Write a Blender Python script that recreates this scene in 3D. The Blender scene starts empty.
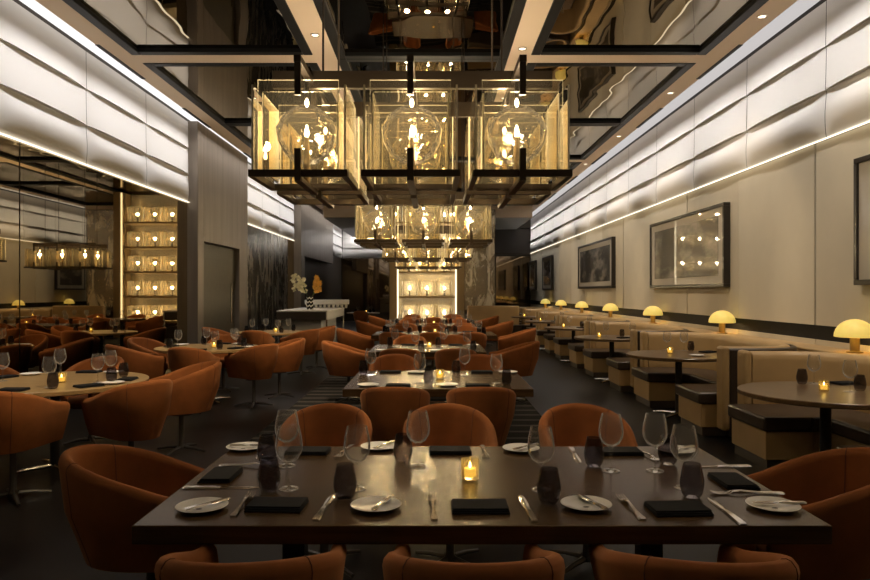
import bpy, math, random
from mathutils import Vector, Matrix
random.seed(7)
PI = math.pi
sc = bpy.context.scene
COL = sc.collection

# ------------------------------------------------------------------ camera frame helpers
F, CX, CY, H = 700.0, 433.0, 291.5, 1.515
def at(px, py, z=0.75):
    d = (H - z) * F / (py - CY)
    return ((px - CX) * d / F, d)

# ------------------------------------------------------------------ materials
def nt(name):
    m = bpy.data.materials.new(name); m.use_nodes = True
    t = m.node_tree
    return m, t, t.nodes, t.links, t.nodes['Principled BSDF']
def pbr(name, col, rough=0.5, metal=0.0, spec=0.5, sheen=0.0, sheen_col=None, coat=0.0, var=0.0, scale=8.0, bump=0.0, bscale=60.0, stretch=None, emit=None, estr=0.0, coat_rough=0.05):
    m, t, n, l, b = nt(name)
    b.inputs['Base Color'].default_value = (*col, 1)
    b.inputs['Roughness'].default_value = rough
    b.inputs['Metallic'].default_value = metal
    b.inputs['Specular IOR Level'].default_value = spec
    b.inputs['Sheen Weight'].default_value = sheen
    if sheen_col: b.inputs['Sheen Tint'].default_value = (*sheen_col, 1)
    b.inputs['Sheen Roughness'].default_value = 0.4
    b.inputs['Coat Weight'].default_value = coat
    b.inputs['Coat Roughness'].default_value = coat_rough
    if emit:
        b.inputs['Emission Color'].default_value = (*emit, 1)
        b.inputs['Emission Strength'].default_value = estr
    tc = n.new('ShaderNodeTexCoord')
    src = tc.outputs['Object']
    if stretch:
        mp = n.new('ShaderNodeMapping'); mp.inputs['Scale'].default_value = stretch
        l.new(src, mp.inputs['Vector']); src = mp.outputs['Vector']
    if var > 0:
        nz = n.new('ShaderNodeTexNoise'); nz.inputs['Scale'].default_value = scale; nz.inputs['Detail'].default_value = 6
        l.new(src, nz.inputs['Vector'])
        r = n.new('ShaderNodeValToRGB')
        r.color_ramp.elements[0].position = 0.3; r.color_ramp.elements[1].position = 0.7
        r.color_ramp.elements[0].color = (*[c * (1 - var) for c in col], 1)
        r.color_ramp.elements[1].color = (*[min(1, c * (1 + var)) for c in col], 1)
        l.new(nz.outputs['Fac'], r.inputs['Fac']); l.new(r.outputs['Color'], b.inputs['Base Color'])
    if bump > 0:
        nb = n.new('ShaderNodeTexNoise'); nb.inputs['Scale'].default_value = bscale; nb.inputs['Detail'].default_value = 4
        l.new(src, nb.inputs['Vector'])
        bp = n.new('ShaderNodeBump'); bp.inputs['Strength'].default_value = bump; bp.inputs['Distance'].default_value = 0.01
        l.new(nb.outputs['Fac'], bp.inputs['Height']); l.new(bp.outputs['Normal'], b.inputs['Normal'])
    return m
def emis(name, col, s):
    m, t, n, l, b = nt(name); n.remove(b)
    e = n.new('ShaderNodeEmission'); e.inputs['Color'].default_value = (*col, 1); e.inputs['Strength'].default_value = s
    l.new(e.outputs['Emission'], n['Material Output'].inputs['Surface']); return m
def thin_glass(name, tint, refl=1.0, blend=0.12, rough=0.0, gcol=(1, 1, 1), haze=0.0, hcol=(1, 1, 1), edge=0.0, ripple=0.0):
    m, t, n, l, b = nt(name); n.remove(b)
    tr = n.new('ShaderNodeBsdfTransparent'); tr.inputs['Color'].default_value = (*tint, 1)
    gl = n.new('ShaderNodeBsdfGlossy'); gl.inputs['Roughness'].default_value = rough; gl.inputs['Color'].default_value = (*gcol, 1)
    if ripple > 0:
        tc = n.new('ShaderNodeTexCoord'); nz = n.new('ShaderNodeTexNoise'); nz.inputs['Scale'].default_value = 14; nz.inputs['Detail'].default_value = 2
        bp = n.new('ShaderNodeBump'); bp.inputs['Strength'].default_value = ripple; bp.inputs['Distance'].default_value = 0.05
        l.new(tc.outputs['Object'], nz.inputs['Vector']); l.new(nz.outputs['Fac'], bp.inputs['Height']); l.new(bp.outputs['Normal'], gl.inputs['Normal'])
    lw = n.new('ShaderNodeLayerWeight'); lw.inputs['Blend'].default_value = blend
    mu = n.new('ShaderNodeMath'); mu.operation = 'MULTIPLY'; mu.inputs[1].default_value = refl; mu.use_clamp = True
    mx = n.new('ShaderNodeMixShader')
    l.new(lw.outputs['Fresnel'], mu.inputs[0]); l.new(mu.outputs[0], mx.inputs['Fac'])
    l.new(tr.outputs[0], mx.inputs[1]); l.new(gl.outputs[0], mx.inputs[2])
    out = mx.outputs[0]
    if haze > 0:
        tl = n.new('ShaderNodeBsdfTranslucent'); tl.inputs['Color'].default_value = (*hcol, 1)
        df = n.new('ShaderNodeBsdfDiffuse'); df.inputs['Color'].default_value = (*hcol, 1)
        m1 = n.new('ShaderNodeMixShader'); l.new(tl.outputs[0], m1.inputs[1]); l.new(df.outputs[0], m1.inputs[2])
        m2 = n.new('ShaderNodeMixShader')
        lf = n.new('ShaderNodeLayerWeight'); lf.inputs['Blend'].default_value = 0.5
        pw = n.new('ShaderNodeMath'); pw.operation = 'POWER'; pw.inputs[1].default_value = 4.0; l.new(lf.outputs['Facing'], pw.inputs[0])
        ma = n.new('ShaderNodeMath'); ma.operation = 'MULTIPLY_ADD'; ma.inputs[1].default_value = edge; ma.inputs[2].default_value = haze; ma.use_clamp = True  # edge puts pale rim highlights into the glass colour
        l.new(pw.outputs[0], ma.inputs[0]); l.new(ma.outputs[0], m2.inputs['Fac'])
        l.new(out, m2.inputs[1]); l.new(m1.outputs[0], m2.inputs[2]); out = m2.outputs[0]
    l.new(out, n['Material Output'].inputs['Surface']); return m
def mirror(name, col, rough=0.01, wav=0.0, wscale=1.0):
    m, t, n, l, b = nt(name); n.remove(b)
    g = n.new('ShaderNodeBsdfGlossy'); g.inputs['Color'].default_value = (*col, 1); g.inputs['Roughness'].default_value = rough
    if wav > 0:
        tc = n.new('ShaderNodeTexCoord')
        nz = n.new('ShaderNodeTexNoise'); nz.inputs['Scale'].default_value = wscale; nz.inputs['Detail'].default_value = 1
        bp = n.new('ShaderNodeBump'); bp.inputs['Strength'].default_value = wav; bp.inputs['Distance'].default_value = 0.05
        l.new(tc.outputs['Object'], nz.inputs['Vector']); l.new(nz.outputs['Fac'], bp.inputs['Height']); l.new(bp.outputs['Normal'], g.inputs['Normal'])
    l.new(g.outputs[0], n['Material Output'].inputs['Surface']); return m

M = {}
M['velvet'] = pbr('rust_velvet', (0.232, 0.074, 0.0175), 0.85, sheen=0.22, sheen_col=(1.0, 0.5, 0.22), spec=0.2, var=0.16, scale=7)
M['velvet_in'] = M['velvet']
M['wood'] = pbr('dark_table_wood', (0.055, 0.030, 0.0125), 0.26, spec=0.28, var=0.35, scale=5, stretch=(0.5, 9, 9), bump=0.008, bscale=14)
M['wood'].node_tree.nodes['Principled BSDF'].inputs['Specular Tint'].default_value = (1.0, 0.80, 0.58, 1)
M['wood_edge'] = pbr('dark_table_edge', (0.05, 0.03, 0.015), 0.4, var=0.3, scale=5, stretch=(0.5, 9, 9))
M['booth_wood'] = pbr('brown_booth_table', (0.125, 0.075, 0.035), 0.30, var=0.3, scale=4, stretch=(1, 8, 8))
M['gold_wood'] = pbr('golden_table_wood', (0.30, 0.19, 0.075), 0.34, var=0.25, scale=4, stretch=(1, 7, 7))
M['chrome'] = pbr('brushed_chrome', (0.75, 0.73, 0.7), 0.18, metal=1)
M['cutlery'] = pbr('polished_steel', (0.85, 0.82, 0.78), 0.16, metal=1)
M['black_metal'] = pbr('black_metal', (0.02, 0.018, 0.016), 0.4, metal=0.3)
M['bronze'] = pbr('dark_bronze', (0.055, 0.040, 0.026), 0.38, metal=0.75)
M['seam_thread'] = pbr('velvet_seam', (0.10, 0.03, 0.01), 0.9)
M['gunmetal'] = pbr('dark_gunmetal', (0.10, 0.095, 0.09), 0.3, metal=0.9)
M['floor'] = pbr('charcoal_floor', (0.0055, 0.0052, 0.005), 0.36, spec=0.14, var=0.25, scale=1.5, bump=0.02, bscale=30)
M['plate'] = pbr('white_china', (0.82, 0.79, 0.73), 0.22, spec=0.5)
M['napkin'] = pbr('black_linen', (0.008, 0.008, 0.009), 0.9, spec=0.2, bump=0.2, bscale=300)
M['tumbler'] = thin_glass('smoked_tumbler_glass', (0.60, 0.575, 0.585), 1.8, 0.13, haze=0.012, edge=0.10, hcol=(.6, .6, .6))
M['wineglass'] = thin_glass('clear_wine_glass', (0.97, 0.97, 0.965), 3.0, 0.11, haze=0.032, edge=0.45)
M['votive'] = thin_glass('frosted_votive_glass', (0.95, 0.9, 0.75), 1.2, 0.12, 0.1, haze=0.16, hcol=(1, .85, .5), edge=0.2)
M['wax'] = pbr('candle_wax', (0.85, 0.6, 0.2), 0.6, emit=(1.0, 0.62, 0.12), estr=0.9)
M['flame'] = emis('candle_flame', (1.0, 0.72, 0.25), 14)
M['beige_leather'] = pbr('beige_upholstery', (0.42, 0.280, 0.130), 0.42, spec=0.4, var=0.08, scale=3, bump=0.03, bscale=120)
M['brown_leather'] = pbr('dark_brown_leather', (0.045, 0.031, 0.022), 0.32, spec=0.5, var=0.2, scale=5, bump=0.06, bscale=80)
M['kick'] = pbr('toe_kick', (0.12, 0.10, 0.085), 0.4, metal=0.6)
M['wallfab'] = pbr('beige_wall_panel', (0.61, 0.55, 0.43), 0.75, spec=0.2, var=0.035, scale=2.2)
M['wallfab2'] = pbr('warm_beige_wall_panel', (0.57, 0.505, 0.385), 0.75, spec=0.2, var=0.035, scale=2.2)
M['darkband'] = pbr('dark_wall_band', (0.007, 0.006, 0.005), 0.6, spec=0.2)
M['dark'] = pbr('dark_wall', (0.035, 0.027, 0.02), 0.45)
M['pad'] = pbr('white_padded_fabric', (0.80, 0.78, 0.76), 0.75, spec=0.2)
M['tan'] = pbr('tan_ceiling_paint', (0.84, 0.67, 0.49), 0.7)
M['recess'] = pbr('white_cove_paint', (0.86, 0.85, 0.85), 0.8)
M['coffer'] = mirror('black_mirror_glass', (0.36, 0.32, 0.26), 0.01, 0.14, 1.1)
M['coffer_frame'] = pbr('gloss_black_frame', (0.006, 0.006, 0.006), 0.5, spec=0.25)
M['bronze_mirror'] = mirror('bronze_wall_mirror', (0.52, 0.44, 0.30), 0.012)
M['dark_mirror'] = mirror('dark_bronze_mirror', (0.16, 0.12, 0.08), 0.03)
M['seam'] = pbr('dark_seam', (0.012, 0.01, 0.008), 0.5)
M['steel_panel'] = pbr('grey_metal_cladding', (0.25, 0.21, 0.17), 0.42, metal=0.4, var=0.15, scale=1.2, stretch=(6, 6, 0.4))
M['door_panel'] = pbr('olive_brown_panel', (0.10, 0.085, 0.055), 0.45, metal=0.2, var=0.1)
M['led_white'] = emis('cove_led', (1.0, 0.97, 0.95), 1.0)
M['led_white_dim'] = emis('cove_led_soft', (1.0, 0.94, 0.92), 0.52)
M['back_glow'] = emis('added_back_glow', (1.0, 0.95, 0.9), 22)
M['led_line'] = emis('led_line', (1.0, 0.88, 0.68), 1.7)
M['bulb'] = emis('warm_bulb', (1.0, 0.83, 0.56), 42)
M['bulb_halo'] = thin_glass('bulb_glass', (1, 0.93, 0.8), 1.2, 0.15)
M['amber_glass'] = thin_glass('amber_glass', (0.957, 0.943, 0.90), 1.6, 0.13, 0.0, (1, 0.96, 0.88), haze=0.007, hcol=(1, 0.95, 0.83))
M['glass_edge'] = pbr('amber_glass_edge', (0.86, 0.78, 0.58), 0.25, spec=0.6)
M['smoke_globe'] = thin_glass('smoke_glass_globe', (0.92, 0.89, 0.82), 3.0, 0.16, haze=0.004, hcol=(1, .94, .84), ripple=0.5)
M['tower_glass'] = thin_glass('bright_display_glass', (0.93, 0.9, 0.82), 1.3, 0.12, 0.0, (1, 0.95, 0.85), haze=0.10, hcol=(1, 0.93, 0.78), edge=0.2)
M['shade'] = pbr('alabaster_shade', (0.85, 0.66, 0.20), 0.5, var=0.15, scale=9, emit=(1.0, 0.74, 0.16), estr=0.40)
M['white_lacquer'] = pbr('white_lacquer', (0.78, 0.75, 0.70), 0.3)
M['counter_dark'] = pbr('counter_dark_wood', (0.055, 0.040, 0.03), 0.35, var=0.2, scale=4)
M['gold_back'] = pbr('gold_display_back', (0.58, 0.52, 0.40), 0.25, metal=0.85, var=0.1, scale=2)
M['gold_post'] = pbr('brown_gold_post', (0.28, 0.20, 0.10), 0.4, metal=0.5)
M['post_led'] = emis('display_edge_light', (1.0, 0.80, 0.5), 2.2)
M['frame_wood'] = pbr('dark_picture_frame', (0.025, 0.02, 0.016), 0.3)
M['mat'] = pbr('picture_mat', (0.5, 0.45, 0.37), 0.5, coat=0.8, coat_rough=0.01)
M['cream_petal'] = pbr('cream_petals', (0.85, 0.78, 0.5), 0.6, var=0.1)
M['orange_petal'] = pbr('orange_petals', (0.85, 0.48, 0.08), 0.6, var=0.15)
M['stem'] = pbr('green_stem', (0.1, 0.16, 0.04), 0.6)
M['slot'] = pbr('black_air_slot', (0.01, 0.01, 0.01), 0.6)
M['lens'] = emis('downlight_lens', (1.0, 0.85, 0.62), 2.5)
M['ring'] = pbr('downlight_ring', (0.5, 0.4, 0.3), 0.4)

def striped():
    m, t, n, l, b = nt('striped_carpet'); b.inputs['Roughness'].default_value = 0.95; b.inputs['Specular IOR Level'].default_value = 0.1
    tc = n.new('ShaderNodeTexCoord'); sp = n.new('ShaderNodeSeparateXYZ'); l.new(tc.outputs['Object'], sp.inputs[0])
    mu = n.new('ShaderNodeMath'); mu.operation = 'MULTIPLY'; mu.inputs[1].default_value = 2 * PI / 0.34; l.new(sp.outputs['Y'], mu.inputs[0])
    s = n.new('ShaderNodeMath'); s.operation = 'SINE'; l.new(mu.outputs[0], s.inputs[0])
    r = n.new('ShaderNodeValToRGB'); r.color_ramp.interpolation = 'CONSTANT'
    r.color_ramp.elements[0].color = (0.010, 0.009, 0.008, 1); r.color_ramp.elements[1].color = (0.060, 0.052, 0.045, 1); r.color_ramp.elements[1].position = 0.72
    l.new(s.outputs[0], r.inputs['Fac']); l.new(r.outputs['Color'], b.inputs['Base Color']); return m
M['carpet'] = striped()
def etched(name, lo, hi):
    m, t, n, l, b = nt(name)
    b.inputs['Metallic'].default_value = 0.9; b.inputs['Roughness'].default_value = 0.12
    tc = n.new('ShaderNodeTexCoord'); mp = n.new('ShaderNodeMapping'); mp.inputs['Scale'].default_value = (2.0, 2.0, 0.7); mp.inputs['Rotation'].default_value = (0.45, 0.45, 0.2)
    l.new(tc.outputs['Object'], mp.inputs['Vector'])
    w = n.new('ShaderNodeTexNoise'); w.inputs['Scale'].default_value = 1.5; w.inputs['Detail'].default_value = 9; w.inputs['Roughness'].default_value = 0.62; w.inputs['Distortion'].default_value = 1.2
    l.new(mp.outputs['Vector'], w.inputs['Vector'])
    r = n.new('ShaderNodeValToRGB'); r.color_ramp.elements[0].position = 0.47; r.color_ramp.elements[1].position = 0.60
    r.color_ramp.elements[0].color = (*lo, 1); r.color_ramp.elements[1].color = (*hi, 1)
    l.new(w.outputs['Fac'], r.inputs['Fac']); l.new(r.outputs['Color'], b.inputs['Base Color'])
    r2 = n.new('ShaderNodeMapRange'); r2.inputs['To Min'].default_value = 0.08; r2.inputs['To Max'].default_value = 0.45
    l.new(w.outputs['Fac'], r2.inputs['Value']); l.new(r2.outputs[0], b.inputs['Roughness']); return m
M['etched'] = etched('etched_bronze_mirror', (0.20, 0.17, 0.12), (0.48, 0.42, 0.32))
M['etched_silver'] = etched('etched_silver_mirror', (0.30, 0.26, 0.20), (0.75, 0.70, 0.6))
def art(name, seed):
    m, t, n, l, b = nt(name)
    b.inputs['Roughness'].default_value = 0.4; b.inputs['Coat Weight'].default_value = 1; b.inputs['Coat Roughness'].default_value = 0.005; b.inputs['Coat IOR'].default_value = 1.75
    tc = n.new('ShaderNodeTexCoord'); mp = n.new('ShaderNodeMapping'); mp.inputs['Location'].default_value = (seed * 3.1, seed, 0); mp.inputs['Scale'].default_value = (1, 0.9, 2.2)
    l.new(tc.outputs['Object'], mp.inputs['Vector'])
    nz = n.new('ShaderNodeTexNoise'); nz.inputs['Scale'].default_value = 1.7; nz.inputs['Detail'].default_value = 7; l.new(mp.outputs['Vector'], nz.inputs['Vector'])
    r = n.new('ShaderNodeValToRGB'); e = r.color_ramp.elements
    e[0].position = 0.5; e[0].color = (0.02, 0.018, 0.016, 1); e[1].position = 0.75; e[1].color = (0.36, 0.32, 0.27, 1)
    l.new(nz.outputs['Fac'], r.inputs['Fac']); l.new(r.outputs['Color'], b.inputs['Base Color']); return m
def zigzag():
    m, t, n, l, b = nt('zigzag_glaze'); b.inputs['Roughness'].default_value = 0.25
    tc = n.new('ShaderNodeTexCoord'); sp = n.new('ShaderNodeSeparateXYZ'); l.new(tc.outputs['Object'], sp.inputs[0])
    pp = n.new('ShaderNodeMath'); pp.operation = 'PINGPONG'; pp.inputs[1].default_value = 0.04; l.new(sp.outputs['X'], pp.inputs[0])
    ad = n.new('ShaderNodeMath'); ad.operation = 'ADD'; l.new(sp.outputs['Z'], ad.inputs[0]); l.new(pp.outputs[0], ad.inputs[1])
    mu = n.new('ShaderNodeMath'); mu.operation = 'MULTIPLY'; mu.inputs[1].default_value = 2 * PI / 0.1; l.new(ad.outputs[0], mu.inputs[0])
    s = n.new('ShaderNodeMath'); s.operation = 'SINE'; l.new(mu.outputs[0], s.inputs[0])
    r = n.new('ShaderNodeValToRGB'); r.color_ramp.interpolation = 'CONSTANT'
    r.color_ramp.elements[0].color = (0.02, 0.02, 0.02, 1); r.color_ramp.elements[1].color = (0.8, 0.78, 0.72, 1); r.color_ramp.elements[1].position = 0.5
    l.new(s.outputs[0], r.inputs['Fac']); l.new(r.outputs['Color'], b.inputs['Base Color']); return m
M['zigzag'] = zigzag()

# ------------------------------------------------------------------ mesh builder
class MB:
    def __init__(s): s.v, s.f, s.m = [], [], []
    def add(s, vs, fs, m=0):
        b = len(s.v); s.v += [tuple(p) for p in vs]
        for f in fs: s.f.append(tuple(b + i for i in f)); s.m.append(m)
        return s
    def box(s, x0, x1, y0, y1, z0, z1, m=0):
        vs = [(x, y, z) for z in (z0, z1) for y in (y0, y1) for x in (x0, x1)]
        return s.add(vs, [(0, 2, 3, 1), (4, 5, 7, 6), (0, 1, 5, 4), (2, 6, 7, 3), (0, 4, 6, 2), (1, 3, 7, 5)], m)
    def lathe(s, prof, n=24, c=(0, 0, 0), m=0, sx=1, sy=1, cap=True):
        vs, fs = [], []
        k = len(prof)
        for i in range(n):
            a = 2 * PI * i / n
            for r, z in prof: vs.append((c[0] + r * math.cos(a) * sx, c[1] + r * math.sin(a) * sy, c[2] + z))
        for i in range(n):
            j = (i + 1) % n
            for q in range(k - 1): fs.append((i * k + q, j * k + q, j * k + q + 1, i * k + q + 1))
        if cap:
            if prof[0][0] > 1e-6: fs.append(tuple(i * k for i in reversed(range(n))))
            if prof[-1][0] > 1e-6: fs.append(tuple(i * k + k - 1 for i in range(n)))
        return s.add(vs, fs, m)
    def tube(s, pts, r, n=8, m=0):
        pts = [Vector(p) for p in pts]; vs, fs = [], []
        rr = r if isinstance(r, (list, tuple)) else [r] * len(pts)
        for i, p in enumerate(pts):
            t = (pts[min(i + 1, len(pts) - 1)] - pts[max(i - 1, 0)]).normalized()
            u = t.cross(Vector((0, 0, 1)) if abs(t.z) < 0.9 else Vector((1, 0, 0))).normalized(); w = t.cross(u)
            for k in range(n):
                a = 2 * PI * k / n; vs.append(p + (u * math.cos(a) + w * math.sin(a)) * rr[i])
        for i in range(len(pts) - 1):
            for k in range(n):
                k2 = (k + 1) % n; fs.append((i * n + k, i * n + k2, (i + 1) * n + k2, (i + 1) * n + k))
        fs.append(tuple(reversed(range(n)))); fs.append(tuple((len(pts) - 1) * n + k for k in range(n)))
        return s.add(vs, fs, m)
    def prism(s, poly, z0, z1, m=0):
        n = len(poly)
        vs = [(x, y, z0) for x, y in poly] + [(x, y, z1) for x, y in poly]
        fs = [tuple(reversed(range(n))), tuple(n + i for i in range(n))] + [(i, (i + 1) % n, n + (i + 1) % n, n + i) for i in range(n)]
        return s.add(vs, fs, m)
    def sweep(s, path, section, m=0):
        """path: [(x, y, nx, ny)] plan points with outward normals; section: closed loop [(o, z)] or function(i)->loop"""
        vs, fs = [], []
        for i, (x, y, nx, ny) in enumerate(path):
            sec = section(i) if callable(section) else section
            for o, z in sec: vs.append((x + nx * o, y + ny * o, z))
        k = len(sec); n = len(path)
        for i in range(n - 1):
            for q in range(k):
                q2 = (q + 1) % k; fs.append((i * k + q, (i + 1) * k + q, (i + 1) * k + q2, i * k + q2))
        fs.append(tuple(range(k))); fs.append(tuple((n - 1) * k + q for q in reversed(range(k))))
        return s.add(vs, fs, m)
    def xf(s, mat):
        s.v = [tuple(mat @ Vector(p)) for p in s.v]; return s
    def build(s, name, mats, parent=None, loc=None, rz=0.0, smooth=True, bevel=0.0, seg=2, ang=40):
        me = bpy.data.meshes.new(name); me.from_pydata(s.v, [], s.f)
        for q in (mats if isinstance(mats, (list, tuple)) else [mats]): me.materials.append(q)
        me.polygons.foreach_set('material_index', s.m)
        me.update()
        import bmesh
        bm = bmesh.new(); bm.from_mesh(me); bmesh.ops.recalc_face_normals(bm, faces=bm.faces); bm.to_mesh(me); bm.free()
        if smooth:
            me.polygons.foreach_set('use_smooth', [True] * len(me.polygons)); me.set_sharp_from_angle(angle=math.radians(ang))
        o = bpy.data.objects.new(name, me); COL.objects.link(o)
        if parent: o.parent = parent
        if loc: o.location = loc
        o.rotation_euler = (0, 0, rz)
        if bevel > 0:
            md = o.modifiers.new('soft edge', 'BEVEL'); md.width = bevel; md.segments = seg; md.limit_method = 'ANGLE'; md.angle_limit = math.radians(40)
        return o

def tag(o, label, cat, group=None):
    o['label'] = label; o['category'] = cat
    if group: o['group'] = group
    return o
def struct(o, parent=None):
    o['kind'] = 'structure'; return o
def thing(name, label, cat, loc=(0, 0, 0), rz=0.0, group=None):
    o = bpy.data.objects.new(name, None); COL.objects.link(o); o.empty_display_size = 0.1
    o.location = loc; o.rotation_euler = (0, 0, rz); return tag(o, label, cat, group)
def dup(root, label, loc, rz=0.0, group=None):
    def cp(o, p):
        c = o.copy(); COL.objects.link(c)
        if p: c.parent = p
        for ch in list(o.children): cp(ch, c)
        return c
    r = cp(root, None); r.location = loc; r.rotation_euler = (0, 0, rz); r['label'] = label
    if group: r['group'] = group
    return r
class Maker:
    """the first call moves the one that was built, later calls copy it"""
    def __init__(s, fn): s.fn, s.o = fn, None
    def __call__(s, label, loc, rz=0.0, group=None):
        if s.o is None:
            s.o = s.fn(); r = s.o; r.location = loc; r.rotation_euler = (0, 0, rz); r['label'] = label
            if group: r['group'] = group
            return r
        return dup(s.o, label, loc, rz, group)
def lamp(kind, name, loc, energy, color, parent=None, size=0.05, aim=None, spot=60, blend=0.6):
    d = bpy.data.lights.new(name, kind); d.energy = energy; d.color = color
    if kind in ('POINT', 'SPOT'): d.shadow_soft_size = size
    if kind == 'SPOT': d.spot_size = math.radians(spot); d.spot_blend = blend
    o = bpy.data.objects.new(name, d); COL.objects.link(o)
    if parent: o.parent = parent
    o.location = loc
    if aim is not None:
        base = Vector(loc) + (parent.location if parent else Vector())
        o.rotation_euler = (Vector(aim) - base).to_track_quat('-Z', 'Y').to_euler()
    return o

# ------------------------------------------------------------------ room constants
WASH_L, WASH_R = 160, 135
XL, XR, Y0, Y1, ZC = -4.72, 4.42, -3.0, 36.0, 4.78
YR = 31.6          # end of the right wall
ZP = 3.23          # lower edge of the white padding
# floor
fl = struct(MB().box(XL - 1, XR + 1, Y0, Y1 + .2, -0.1, 0.0).build('floor', M['floor'], smooth=False))
MB().box(-1.86, 1.32, 4.75, 23.0, 0.0003, 0.002).build('carpet', M['carpet'], fl, smooth=False)
G = 0.003          # everything stands this high: clear of the carpet

# ceiling: tan soffits and beams with black mirror coffers, white coves along the walls
ce = MB()
LX = [(-4.46, -4.15), (-1.655, -1.346), (1.05, 1.35), (3.76, 4.09)]
YB = 26.5
for a, b in LX[1:3]: ce.box(a, b, Y0, YB, ZC, ZC + 0.17)
ce.box(*LX[0], Y0, Y1, ZC, ZC + .17).box(*LX[3], Y0, YR, ZC, ZC + .17)
for y in (2.16, 9.64, 17.3):
    ce.box(-4.15, -1.655, y, y + 0.36, ZC, ZC + 0.17); ce.box(1.35, 3.76, y, y + 0.36, ZC, ZC + 0.17)
ce.box(XL - .2, XR + .2, Y0, Y1, ZC + 0.17, ZC + 0.3, 1)          # upper deck, white inside the coves
ce.box(-4.15, 3.76, YB, YB + 0.1, 4.32, ZC + 0.17)                 # bulkhead where the ceiling drops
ce.box(-4.15, 3.76, YB + 0.1, Y1, 4.32, 4.42, 1)
ce.box(-4.10, -1.0, Y1 - .36, Y1 - .3, 4.24, 4.32)
ceil = struct(ce.build('ceiling', [M['tan'], M['recess']], smooth=False))
def coffer(x0, x1, y0, y1):
    t = 0.13
    f = MB()
    f.box(x0, x0 + t, y0, y1, ZC - 0.012, ZC + .1); f.box(x1 - t, x1, y0, y1, ZC - 0.012, ZC + .1)
    f.box(x0 + t, x1 - t, y0, y0 + t, ZC - 0.012, ZC + .1); f.box(x0 + t, x1 - t, y1 - t, y1, ZC - 0.012, ZC + .1)
    fo = f.build('coffer_frame', M['coffer_frame'], ceil, smooth=False, bevel=0.008, seg=1)
    MB().box(x0 + t, x1 - t, y0 + t, y1 - t, ZC + 0.04, ZC + 0.06).build('mirror_pane', M['coffer'], fo, smooth=False)
ys = [(Y0, 2.16), (2.52, 5.99), (5.99, 9.64), (10.0, 13.66), (13.66, 17.3), (17.66, 21.4), (21.4, YB)]
for a, b in ys:
    coffer(-4.15, -1.655, a, b); coffer(1.35, 3.76, a, b)
for a, b in [(Y0, 2.3), (2.3, 9.8), (9.8, 17.5), (17.5, YB)]: coffer(-1.346, 1.05, a, b)
# glowing diffuser strips in the coves, then area washers under the soffits
MB().box(XL + 0.05, -4.465, Y0 + .1, Y1 - .1, ZC + 0.02, ZC + 0.03).build('cove_diffuser', M['led_white'], ceil, smooth=False)
MB().box(4.095, XR - 0.05, Y0 + .1, YR - .1, ZC + 0.02, ZC + 0.03).build('cove_diffuser', M['led_white_dim'], ceil, smooth=False)
def wash(x, tx, e, y0, y1, z, col, tz=3.4):  # unseen area strip added to light the padding evenly
    d = bpy.data.lights.new('unseen_pad_washer', 'AREA'); d.shape = 'RECTANGLE'; d.size = y1 - y0; d.size_y = 0.03; d.energy = e; d.color = col; d.spread = math.radians(84)
    o = bpy.data.objects.new('unseen_pad_washer', d); COL.objects.link(o); o.parent = ceil; o.location = (x, (y0 + y1) / 2, z)
    v = Vector((tx - x, 0, tz - z)).normalized(); q = v.to_track_quat('-Z', 'Y')
    X = Vector((0, 1, 0)); Z = -v; Y = Z.cross(X)
    o.rotation_euler = Matrix((X, Y, Z)).transposed().to_euler()
wash(-4.24, XL + .06, WASH_L, Y0 + .2, Y1 - .2, ZC - 0.004, (1, .965, .95)); wash(3.94, XR - .06, WASH_R, Y0 + .2, YR - .2, ZC - 0.004, (1, .95, .91))
for x, sgn in ((-4.44, 1), (4.07, -1)):
    for y in (10.0, 13.2, 17.2, 20.5, 24):
        MB().box(x - 0.03, x + 0.03, y - 0.75, y + 0.75, ZC - 0.006, ZC - 0.0005).build('air_slot', M['slot'], ceil, smooth=False)

MB().box(-4.10, -1.0, Y1 - .298, Y1 - .29, 4.22, 4.31).build('added_glow_strip', M['back_glow'], ceil, smooth=False)  # glowing strip added to brighten the padding on the back wall
# padded white panelling (each 1.97 m bay a part of its wall)
def pad_bay(yb, w, sgn, xw, parent, facing=None, nu=18, nv=9):
    rows = [(4.76, 4.25, .05, 0), (4.25, 3.76, .06, 0), (3.76, ZP, .085, 1)]
    mb = MB()
    for (za, zb, A, last) in rows:
        vs, fs = [], []
        for i in range(nu + 1):
            u = i / nu; p = 1 - 0.80 * abs(2 * u - 1) ** 4
            for j in range(nv + 3):
                v = min(j / nv, 1.0)
                if last:
                    prof = (math.sin(min(v / 0.55, 1) * PI / 2) ** 1.6) if v < .55 else math.cos((v - .55) / .45 * PI / 2) ** 0.7 if v < 1 else 0
                    # the roll of the lowest row sags towards the middle of the bay
                    z = za + (zb - za) * v
                else:
                    prof = 0.12 + 0.88 * v ** 1.7; z = za + (zb - za) * v
                out = 0.03 + A * p * prof
                if j == nv + 1: out, z = (0.03, zb + 0.004)
                if j == nv + 2: out, z = (0.0, zb + 0.004)
                vs.append((xw + sgn * out, yb + 0.006 + u * (w - 0.012), z))
        k = nv + 3
        for i in range(nu):
            for j in range(k - 1): fs.append((i * k + j, (i + 1) * k + j, (i + 1) * k + j + 1, i * k + j + 1))
        mb.add(vs, fs)
    if facing is not None: mb.xf(facing)
    return mb.build('padded_panel', M['pad'], parent, ang=50)

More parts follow.
